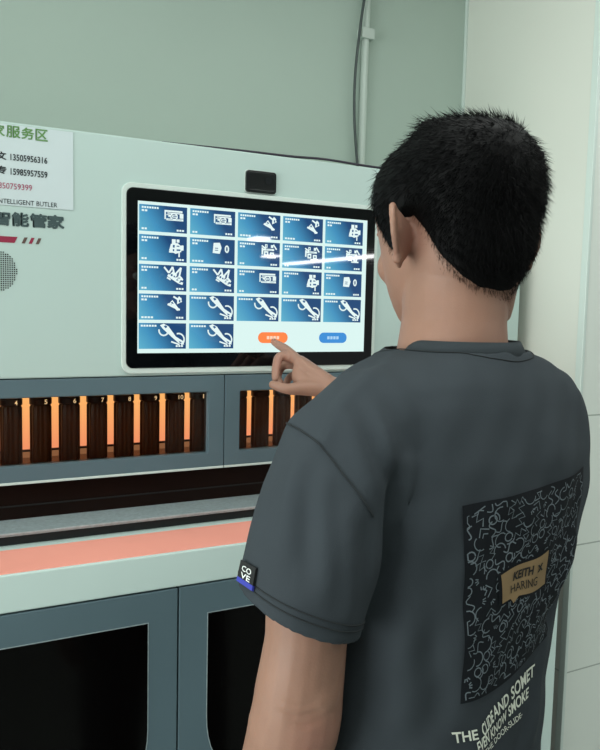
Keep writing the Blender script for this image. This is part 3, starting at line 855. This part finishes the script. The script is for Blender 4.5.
while cnt < 17000:
    phi = rng.uniform(-PI, PI); z = rng.uniform(-.119, .1188)
    zh = hairline(phi)
    if z < zh - .006 + rng.uniform(-.022, .004)*(1 if abs(phi) > 1.7 else .4): continue
    w_, f_, b_ = head_rows(z)
    if rng.uniform() > (w_ + .01)/.085: continue
    t = hthick(phi, z)
    p = head_pt(phi, z, max(t, 0) - .002)
    p2 = head_pt(phi, z, max(t, 0) + .01)
    nrm = (p2 - p).normalized()
    flow = (p - crown); flow = flow - nrm*flow.dot(nrm)
    if flow.length > 1e-6: flow.normalize()
    up = sstep(-.03, .06, z-zh)
    low = 1 - sstep(0, .05, z-zh)
    L = (.005 + .010*up) * rng.uniform(.6, 1.25)
    back_side = sstep(0, 1, (-p.y)/.08)
    lift = .05 + .16*rng.uniform() + .36*(1-low)*back_side*rng.uniform()*(1 if p.z < .085 else .4)
    d = (nrm*lift + flow*.8 + V(rng.normal(0, .22, 3))).normalized()
    if z < zh - .004: L *= .7
    if low > .3: d = (nrm*.22 + V((0, -.15*1, -1)) + V(rng.normal(0, .18, 3))).normalized()
    sd = d.cross(nrm)
    if sd.length < 1e-4: continue
    sd.normalize()
    r = .00034 if low < .5 else .00022
    q0, q1, q2 = p, p + d*L*.55, p + d*L + flow*L*.18
    bt = d.cross(sd).normalized()
    vs = [q0 + sd*r, q0 - sd*r*.5 + bt*r*.87, q0 - sd*r*.5 - bt*r*.87, q1 + sd*r*.8, q1 - sd*r*.4 + bt*r*.7, q1 - sd*r*.4 - bt*r*.7, q2]
    st.add([HM @ v for v in vs], [(0,1,4,3), (1,2,5,4), (2,0,3,5), (3,4,6), (4,5,6), (5,3,6)])
    cnt += 1
o = tag(st.build('hair_strands', M['hair'], fix=False, smooth=True), kind='stuff')
o.parent = HAIR

# ---- the T-shirt
sh = MB()
TR = [ # z, half width, half depth, shift right, shift forward
 (.900,.146,.118,-.070,-.004),(1.02,.146,.117,-.070,-.003),(1.10,.146,.117,-.068,-.003),(1.16,.148,.118,-.064,-.003),(1.21,.155,.120,-.055,-.003),(1.26,.172,.121,-.034,-.003),(1.31,.182,.121,-.020,-.002),
 (1.355,.184,.116,-.013,-.002),(1.385,.186,.108,-.007,0),(1.410,.181,.100,-.008,.001),(1.430,.162,.091,-.011,.002),(1.445,.125,.081,-.014,.003),(1.457,.086,.073,-.015,.004),(1.465,.073,.068,-.015,.004)]
sh.rings([ering(tc(z, dx, dy), RB, FB, a, b_, 56, 2.35) for z, a, b_, dx, dy in TR])
def sleeve(mb, c0, dirs, lens, radii, flat, nrm0, nrm1):
    """rings along the sleeve; radii (a along side, b along thickness)"""
    pass
# left sleeve
LA = [ # centre, half width (in the sleeve's broad direction), half thickness
 (V((.075,-.703,1.386)),.060,.058),(V((.035,-.717,1.386)),.060,.062),(V((.000,-.727,1.364)),.059,.066),(V((-.026,-.738,1.322)),.058,.066),(V((-.045,-.747,1.280)),.0575,.065),(V((-.0575,-.753,1.254)),.0560,.062),(V((-.0645,-.756,1.237)),.0555,.061)]
def sleeve_rings(L, hem_n, k=44):
    out = []
    for i, (c, a, b_) in enumerate(L):
        t = (L[min(i+1, len(L)-1)][0] - L[max(i-1, 0)][0]).normalized()
        if i >= len(L)-2:
            t = t.lerp(hem_n, .5 if i == len(L)-2 else 1.0).normalized()
        v = (FB - t*FB.dot(t)).normalized(); u = v.cross(t)
        out.append(ering(c, u, v, a, b_, k, 2.1))
    return out
HEML = V((-.32, .16, -.93)).normalized()
sl = sleeve_rings(LA, HEML); sh.rings(sl + [[p + HEML*.010 for p in sl[-1]]])
RA = [(V((.298,-.643,1.350)),.070,.066),(V((.332,-.620,1.348)),.066,.064),(V((.364,-.585,1.342)),.062,.064),(V((.386,-.535,1.318)),.064,.066),(V((.396,-.475,1.292)),.066,.068),(V((.402,-.430,1.272)),.067,.069)]
HEMR = V((.08, .90, -.42)).normalized()
def sleeve_rings_r(L, hem_n, k=44):
    out = []
    for i, (c, a, b_) in enumerate(L):
        t = (L[min(i+1, len(L)-1)][0] - L[max(i-1, 0)][0]).normalized()
        if i == len(L)-1: t = hem_n
        v = (UP - t*UP.dot(t)).normalized(); u = v.cross(t)
        out.append(ering(c, u, v, a, b_, k, 2.1))
    return out
sr = sleeve_rings_r(RA, HEMR); sh.rings(sr + [[p + HEMR*.02 for p in sr[-1]]])
sme = remeshed(sh, 't_shirt', 0.0045, 12, 0.5)
bm = bmesh.new(); bm.from_mesh(sme)
def cut_cap(c, n, rmax, depth=.012):
    n = n.normalized()
    fs = [f for f in bm.faces if abs((f.calc_center_median() - c).dot(n)) < depth and (f.calc_center_median() - c).length < rmax]
    g = set(fs)
    for f in fs:
        g.update(f.edges); g.update(f.verts)
    bmesh.ops.bisect_plane(bm, geom=list(g), dist=1e-6, plane_co=c, plane_no=n, clear_outer=True)
cut_cap(LA[-1][0], HEML, .0625, .03); cut_cap(RA[-1][0], HEMR, .075, .04)
cut_cap(tc(.930, -.04), V((0, 0, -1)), .25, .05); cut_cap(tc(1.460, -.015, .004), V((0, 0, 1)), .085, .02)
bmesh.ops.delete(bm, geom=[v for v in bm.verts if not v.link_faces], context='VERTS')
# keep the largest piece only
bm.to_mesh(sme); bm.free()
nv = len(sme.vertices)
co = np.empty(nv*3); sme.vertices.foreach_get('co', co); co = co.reshape(-1, 3)
no = np.empty(nv*3); sme.vertex_normals.foreach_get('vector', no); no = no.reshape(-1, 3)
disp = np.zeros(nv)
def crease(pts, amp, wid, fade=True):
    """a fold along a polyline: amp>0 raised, <0 sunk"""
    P_ = np.array([tuple(p) for p in smooth_path(pts, 10)])
    T = np.linspace(0, 1, len(P_))
    best = np.full(nv, 1e9); bt = np.zeros(nv)
    for p, t in zip(P_, T):
        d = ((co - p)**2).sum(1)
        m_ = d < best; best[m_] = d[m_]; bt[m_] = t
    g = np.exp(-best/(2*wid*wid))
    if fade: g *= np.sin(np.clip(bt, 0.02, .98)*PI)**0.6
    disp[:] += amp*g
crease([(.0115,-.7919,1.3653),(.0105,-.7936,1.3346),(.0074,-.791,1.2984),(.0075,-.7747,1.2473)], -.0075, .0065)
crease([(.026,-.789,1.375),(.024,-.793,1.335),(.022,-.793,1.300)], .0038, .0070)
crease([(-.0238,-.7603,1.4067),(-.0227,-.7848,1.3796),(-.0129,-.8003,1.3385)], .0030, .0075)
crease([(-.010,-.762,1.412),(-.010,-.787,1.384),(-.002,-.797,1.348)], -.0026, .0060)
crease([(.0026,-.7594,1.419),(.0014,-.7869,1.3872),(.0072,-.7943,1.3528)], .0028, .0065)
crease([(.018,-.758,1.425),(.020,-.782,1.395),(.022,-.792,1.365)], -.0018, .0080)
crease([(.1639,-.5996,1.4512),(.0625,-.702,1.4482),(.0111,-.7368,1.4347),(-.0163,-.7474,1.4164),(-.0359,-.7587,1.3981),(-.0469,-.7612,1.3823)], .0022, .0055, False)
crease([(-.0598,-.7507,1.3716),(-.0764,-.7655,1.3366),(-.0919,-.7833,1.2917)], .0032, .0090)
crease([(-.056,-.764,1.368),(-.068,-.780,1.330),(-.078,-.800,1.280)], -.0026, .0070)
crease([(-.0536,-.7741,1.3625),(-.0613,-.7968,1.3172),(-.0641,-.8149,1.256)], .0034, .0085)
crease([(-.048,-.785,1.355),(-.053,-.803,1.305),(-.055,-.815,1.250)], -.0022, .0065)
crease([(-.0432,-.796,1.3405),(-.045,-.8096,1.2934),(-.0463,-.8144,1.2442)], .0026, .0070)
crease([(-.030,-.803,1.325),(-.030,-.812,1.285),(-.034,-.813,1.245)], -.0026, .0060)
crease([(.0296,-.7851,1.3307),(.0334,-.7942,1.2685),(.0271,-.7927,1.1854),(.0251,-.7923,1.1099)], .0045, .0130)
crease([(.0231,-.7842,1.2945),(.0457,-.8039,1.2052),(.0577,-.8088,1.1104)], -.0030, .0120)
crease([(.1889,-.797,1.175),(.1758,-.7999,1.1272),(.1624,-.8034,1.0753)], -.0012, .0100)
crease([(.205,-.790,1.190),(.195,-.793,1.130),(.180,-.797,1.060)], .0022, .0090)
crease([(.0591,-.7732,1.4185),(.0573,-.794,1.3576),(.0582,-.805,1.2777)], .0020, .0180)
crease([(.1921,-.7788,1.3942),(.2137,-.7879,1.3437),(.2041,-.7952,1.2749)], .0020, .0180)
crease([(.255,-.770,1.275),(.225,-.786,1.235),(.200,-.794,1.205)], .0040, .0120)
crease([(.250,-.772,1.245),(.222,-.786,1.205),(.198,-.794,1.180)], -.0045, .0085)
lum = np.sin(co[:, 0]*61 + co[:, 2]*37)*np.sin(co[:, 1]*53 - co[:, 2]*29) + .5*np.sin(co[:, 0]*120 - co[:, 2]*95)
disp += .0006*lum
co2 = co + no*(disp*2.0)[:, None]
sme.vertices.foreach_set('co', co2.ravel()); sme.update()
SHIRT = link_mesh('t_shirt', sme, M['shirt'], P)
bvh = BVHTree.FromPolygons([tuple(v) for v in co2], [tuple(p.vertices) for p in sme.polygons])
md = SHIRT.modifiers.new('cloth', 'SOLIDIFY'); md.thickness = 0.0022; md.offset = -1
md = SHIRT.modifiers.new('soft', 'SMOOTH'); md.iterations = 7; md.factor = .5
def onshirt(p, off=.001):
    l, n_, i, d = bvh.find_nearest(V(p)); 
    if n_ is None: return V(p)
    return l + n_*off
def part_of(o, parent):
    o.parent = parent; return o
def line_on_shirt(name, pts, r, m, n=10, off=.0006):
    q = [onshirt(p, off) for p in smooth_path(pts, n)]
    b_ = MB(); b_.tube(q, r, 6); return part_of(b_.build(name, m, smooth=True), SHIRT)

# collar band
b = MB()
cz = lambda t: 1.4575 + .0045*math.cos(t) * -1
rr = []
for k in range(64):
    t = 2*PI*k/64                                   # t=0 front
    dirv = FB*math.cos(t) + RB*math.sin(t)
    c0 = tc(1.457, -.014, .003)
    drop = -.030*sstep(0, 1, math.cos(t))
    a_ = lambda ra, rb: dirv.x*0 + 1/math.sqrt((math.sin(t)/ra)**2 + (math.cos(t)/rb)**2)
    o0 = c0 + dirv*a_(.0775, .0745) + UP*(-.006 + drop)
    o1 = c0 + dirv*a_(.0705, .0700) + UP*(.005 + drop)
    o2 = c0 + dirv*a_(.0650, .0665) + UP*(.0125 + drop)
    i2 = c0 + dirv*a_(.0625, .0640) + UP*(.0115 + drop)
    i1 = c0 + dirv*a_(.0670, .0665) + UP*(.003 + drop)
    i0 = c0 + dirv*a_(.0735, .0705) + UP*(-.008 + drop)
    rr.append([o0, o1, o2, i2, i1, i0])
n6 = 6; vs = [p for r in rr for p in r]; fs = []
for k in range(64):
    k2 = (k+1) % 64
    for j in range(n6):
        j2 = (j+1) % n6
        fs.append((k*n6+j, k2*n6+j, k2*n6+j2, k*n6+j2))
b.add(vs, fs); part_of(b.build('collar', M['rib'], smooth=True), SHIRT)
b = MB(); b.tube([onshirt(r[0] + UP*(-.002), .0004) for r in rr] + [onshirt(rr[0][0] + UP*(-.002), .0004)], .0006, 6); part_of(b.build('collar_stitching', M['thread'], smooth=True), SHIRT)

# stitching of the left sleeve hem (two rows) and shoulder seams
def ring_frac(rs, f, L, hem):
    i = int(f); t = f - i
    return [a.lerp(b_, t) for a, b_ in zip(rs[i], rs[min(i+1, len(rs)-1)])]
for nm, rs in (('left', sl), ('right', sr)):
    for f in (len(rs)-1-.42, len(rs)-1-.62):
        R_ = ring_frac(rs, f, None, None)
        q = [onshirt(p, .0003) for p in R_]; q.append(q[0])
        b = MB(); b.tube(q, .00065, 6); part_of(b.build('hem_stitching', M['thread'], smooth=True), SHIRT)
line_on_shirt('shoulder_seam', [(-.044,-.690,1.389),(-.0519,-.7349,1.3891),(-.0483,-.7601,1.3814),(-.0416,-.784,1.3635),(-.0353,-.7937,1.3521),(-.0272,-.8006,1.3383),(-.018,-.803,1.325)], .0007, M['thread'])

# ---- print on the back of the shirt: mapped from the flat back plane onto the cloth
def back_pt(u, z, off):
    o_ = tc(z, u) - FB*.5
    l, n_, i, d = bvh.ray_cast(o_, FB)
    if l is None or d > .52: 
        l, n_, i, d = bvh.find_nearest(tc(z, u) - FB*.06)
    return l + n_*off
def uz(p):
    q = V((p[0], p[1], 0)) - PC
    return q.dot(RB) - .004, p[2]
def bil(c, s, t):
    (TL, TR, BR, BL) = c
    f = lambda i: (TL[i]*(1-s) + TR[i]*s)*(1-t) + (BL[i]*(1-s) + BR[i]*s)*t
    return f(0), f(1)
PANEL = ((-.1455, 1.3262), (.0540, 1.3390), (-.0120, 1.1790), (-.1465, 1.1440))
def panel_pt(s, t, off):
    u, z = bil(PANEL, s, t)
    z -= .006*math.sin(PI*s)*t                      # the print's lower edge sags a little
    return back_pt(u, z, off)
b = MB()
NG = 36
b.add([panel_pt(i/NG, j/NG, .0011) for j in range(NG+1) for i in range(NG+1)],
      [(j*(NG+1)+i, j*(NG+1)+i+1, (j+1)*(NG+1)+i+1, (j+1)*(NG+1)+i) for j in range(NG) for i in range(NG)], 0)
# abstract chalk scribbles: random arcs, zigzags, loops and ticks in a jittered grid
NCX, NCY = 16, 17
def ribbon(pts, wd):
    pts = [p for p in pts if .015 < p[0] < .985 and .015 < p[1] < .985]
    if len(pts) < 2: return
    vs = []
    for k, (s, t) in enumerate(pts):
        s0, t0 = pts[max(k-1, 0)]; s1, t1 = pts[min(k+1, len(pts)-1)]
        dx, dy = s1-s0, t1-t0; l = math.hypot(dx, dy) or 1
        nx, ny = -dy/l*wd, dx/l*wd
        vs += [panel_pt(s+nx, t+ny, .0016), panel_pt(s-nx, t-ny, .0016)]
    b.add(vs, [(2*k, 2*k+1, 2*k+3, 2*k+2) for k in range(len(pts)-1)], 1)
for i in range(NCX):
    for j in range(NCY):
        cx, cy = (i + .5 + random.uniform(-.18, .18))/NCX, (j + .5 + random.uniform(-.18, .18))/NCY
        rx, ry = .62/NCX, .62/NCY
        kind = random.choice('aaabzzlsstt')
        a0 = random.uniform(0, 360)
        wd = random.uniform(.0024, .0036)
        if kind == 'a': ribbon(arc(cx, cy, rx, ry, a0, a0 + random.uniform(140, 250), 9), wd)
        elif kind == 'b': ribbon(arc(cx, cy, rx*.6, ry*.6, a0, a0 + 350, 12), wd); ribbon(arc(cx, cy, rx, ry, a0, a0 + 80, 5), wd)
        elif kind == 'z':
            ca, sa = math.cos(a0), math.sin(a0)
            ribbon([(cx + rx*(x*ca - y*sa), cy + ry*(x*sa + y*ca)) for x, y in ((-1, -.4), (-.4, .5), (.1, -.4), (.6, .5), (1.1, -.2))], wd)
        elif kind == 'l':
            ca, sa = math.cos(a0), math.sin(a0)
            ribbon([(cx + rx*(x*ca - y*sa), cy + ry*(x*sa + y*ca)) for x, y in ((-1, .2), (.3, .3), (.4, -.9))], wd); ribbon([(cx + rx*(x*ca - y*sa), cy + ry*(x*sa + y*ca)) for x, y in ((-.9, -.4), (-.2, -.4), (-.1, -1.0))], wd)
        elif kind == 's':
            ca, sa = math.cos(a0), math.sin(a0)
            ribbon([(cx + rx*(x*ca - y*sa), cy + ry*(x*sa + y*ca)) for x, y in [(k/6 - 1, .5*math.sin(k/12*2*PI)) for k in range(14)]], wd)
        else:
            for q in range(3):
                a = a0 + q*.5
                ribbon([(cx + rx*.4*math.cos(a), cy + ry*.4*math.sin(a)), (cx + rx*.9*math.cos(a), cy + ry*.9*math.sin(a))], wd)
part_of(b.build('back_print', [M['print'], M['chalk']], fix=False), SHIRT)

def map_text(mb, s, f, off, mi=0, bold=0.0, heavy=None):
    vs, fs = text_polys(s, bold)
    mb.add([back_pt(*f(a, t), off) for a, t in vs], fs, mi)
PQ = (uz((.1188,-.8134,1.2586)), uz((.1887,-.7999,1.2701)), uz((.189,-.7994,1.2355)), uz((.1213,-.8138,1.2315)))
def patch_uz(s, t):                                  # t: 0 top, 1 bottom; wavy like a little flag
    u, z = bil(PQ, s, t)
    return u, z + .0016*math.sin(s*2*PI)
b = MB(); n = 14
for e0, mi, off in ((.055, 0, .0020), (.0, 1, .0024)):
    g = [patch_uz(-e0 + (1+2*e0)*i/n, -e0*1.6 + (1+3.2*e0)*j/n) for j in range(n+1) for i in range(n+1)]
    b.add([back_pt(u, z, off) for u, z in g], [(j*(n+1)+i, j*(n+1)+i+1, (j+1)*(n+1)+i+1, (j+1)*(n+1)+i) for j in range(n) for i in range(n)], mi)
# small speech tail at the patch's lower left
b.add([back_pt(*patch_uz(s, t), .0024) for s, t in ((.16, .96), (.36, .96), (.22, 1.18))], [(0, 1, 2)], 1)
map_text(b, 'KEITH', lambda a, t: patch_uz(.22 + .42*a + .03*t, .44 - .27*t), .0029, 2, bold=.035)
map_text(b, 'x', lambda a, t: patch_uz(.74 + .13*a, .44 - .22*t), .0029, 2, bold=.03)
map_text(b, 'HARING', lambda a, t: patch_uz(.17 + .58*a, .82 - .27*t), .0029, 2, bold=.004)
part_of(b.build('brand_patch', [M['print'], M['tan'], M['tanink']], fix=False), SHIRT)

def slogan(mb, s, av, base, top, bold):
    B = [uz(p) for p in base]; T = [uz(p) for p in top]
    def f(a, t):
        ub, zb = np.interp(a, av, [p[0] for p in B]), np.interp(a, av, [p[1] for p in B])
        ut, zt = np.interp(a, av, [p[0] for p in T]), np.interp(a, av, [p[1] for p in T])
        return ub*(1-t) + ut*t, zb*(1-t) + zt*t
    map_text(mb, s, f, .0014, 0, bold)
b = MB()
slogan(b, 'THE CLIDE AND SOMET', (0, .165, .205, .50, .665, .83, 1),
       [(.0724,-.8123,1.1075),(.0985,-.8143,1.1058),(.1065,-.8141,1.1065),(.12,-.8129,1.1213),(.1387,-.8099,1.1283),(.1637,-.8037,1.1338),(.1861,-.7967,1.1401)],
       [(.0699,-.8117,1.1184),(.0968,-.8143,1.1159),(.102,-.8143,1.1185),(.1163,-.8134,1.1342),(.1345,-.8109,1.1417),(.1584,-.8054,1.149),(.1865,-.7969,1.1526)], .022)
slogan(b, 'EVEN KNOW SMOKE', (0, .30, .60, .80, 1),
       [(.0999,-.8143,1.0917),(.1175,-.8131,1.1012),(.1371,-.81,1.1117),(.1548,-.8058,1.1175),(.1766,-.7995,1.1206)],
       [(.0968,-.8143,1.1033),(.114,-.8135,1.1122),(.1331,-.8109,1.1231),(.1518,-.8068,1.1298),(.1771,-.7995,1.1319)], .022)
slogan(b, 'THE DOOR-SLIDE-', (0, .36, .72, 1),
       [(.1103,-.8138,1.0867),(.1278,-.8116,1.0958),(.1478,-.8075,1.1027),(.1669,-.8022,1.1056)],
       [(.1074,-.814,1.0925),(.1244,-.8122,1.102),(.1438,-.8085,1.1093),(.1643,-.8031,1.1118)], .006)
part_of(b.build('slogan_print', M['slogan'], fix=False), SHIRT)

# sleeve tag
TQ = (V((-.1090,-.7355,1.2790)), V((-.1065,-.7615,1.2795)), V((-.1118,-.7665,1.2635)), V((-.1146,-.7400,1.2640)))
tn = (TQ[1]-TQ[0]).cross(TQ[3]-TQ[0]).normalized()
if tn.dot(V(cam.location) - TQ[0]) < 0: tn = -tn
def tag_pt(s, t, off):
    return (TQ[0]*(1-s) + TQ[1]*s)*(1-t) + (TQ[3]*(1-s) + TQ[2]*s)*t + tn*(off + .0012)
b = MB()
def slab_uv(s0, s1, t0, t1, o0, o1, mi):
    c = [(s0,t0),(s1,t0),(s1,t1),(s0,t1)]
    b.add([tag_pt(s, t, o0) for s, t in c] + [tag_pt(s, t, o1) for s, t in c], [(0,1,2,3),(4,5,6,7),(0,1,5,4),(1,2,6,5),(2,3,7,6),(3,0,4,7)], mi)
slab_uv(0, 1, 0, .84, -.001, .001, 0)
slab_uv(0, 1, .84, 1.08, -.001, .0011, 1)
for s_, t0 in (('CO', .46), ('VE', .80)):
    vs, fs = text_polys(s_, .01)
    b.add([tag_pt(.20 + .60*a, t0 - .27*t, .0014) for a, t in vs], fs, 2)
part_of(tag(b.build('sleeve_tag', [M['tagblk'], M['tagblue'], M['tagtxt']], fix=False), 'black woven tag with white letters and a blue end'), SHIRT)

# ---- trousers and shoes (below the picture's lower edge)
b = MB()
b.rings([ering(tc(z, dx), RB, FB, a, b_, 40, 2.3) for z, a, b_, dx in ((.80, .165, .116, -.060), (.90, .150, .110, -.062), (.97, .140, .102, -.062), (.99, .136, .098, -.062))])
for s in (-1, 1):
    L = [(tc(.86, s*.076 - .060), .088, .104), (tc(.70, s*.088 - .058, .005), .082, .092), (tc(.50, s*.100 - .054, .010), .068, .074), (tc(.30, s*.106 - .052, .004), .062, .068), (tc(.12, s*.110 - .05, -.004), .056, .062), (tc(.055, s*.112 - .05, -.002), .056, .064)]
    b.rings([ering(c, RB, FB, a, b_, 32) for c, a, b_ in L])
tme = remeshed(b, 'trousers', .008, 8, .5)
link_mesh('trousers', tme, M['jeans'], P)
for s in (-1, 1):
    c = tc(0, s*.114 - .05, .045)
    b = MB()
    prof = [(.0, .046, .132), (.022, .048, .136)]
    b.rings([ering(c + UP*z, RB, FB, a, b_, 28, 2.5) for z, a, b_ in prof])
    so = adopt(b.build('shoe_sole', M['sole'], bevel=.003), P)
    b = MB()
    b.rings([ering(c + UP*z + FB*dy, RB, FB, a, b_, 28, 2.4) for z, a, b_, dy in ((.0225, .045, .130, 0), (.05, .044, .124, -.004), (.07, .040, .095, -.026), (.095, .038, .060, -.052), (.11, .036, .052, -.055))])
    adopt(b.build('shoe', M['shoe'], smooth=True), P)
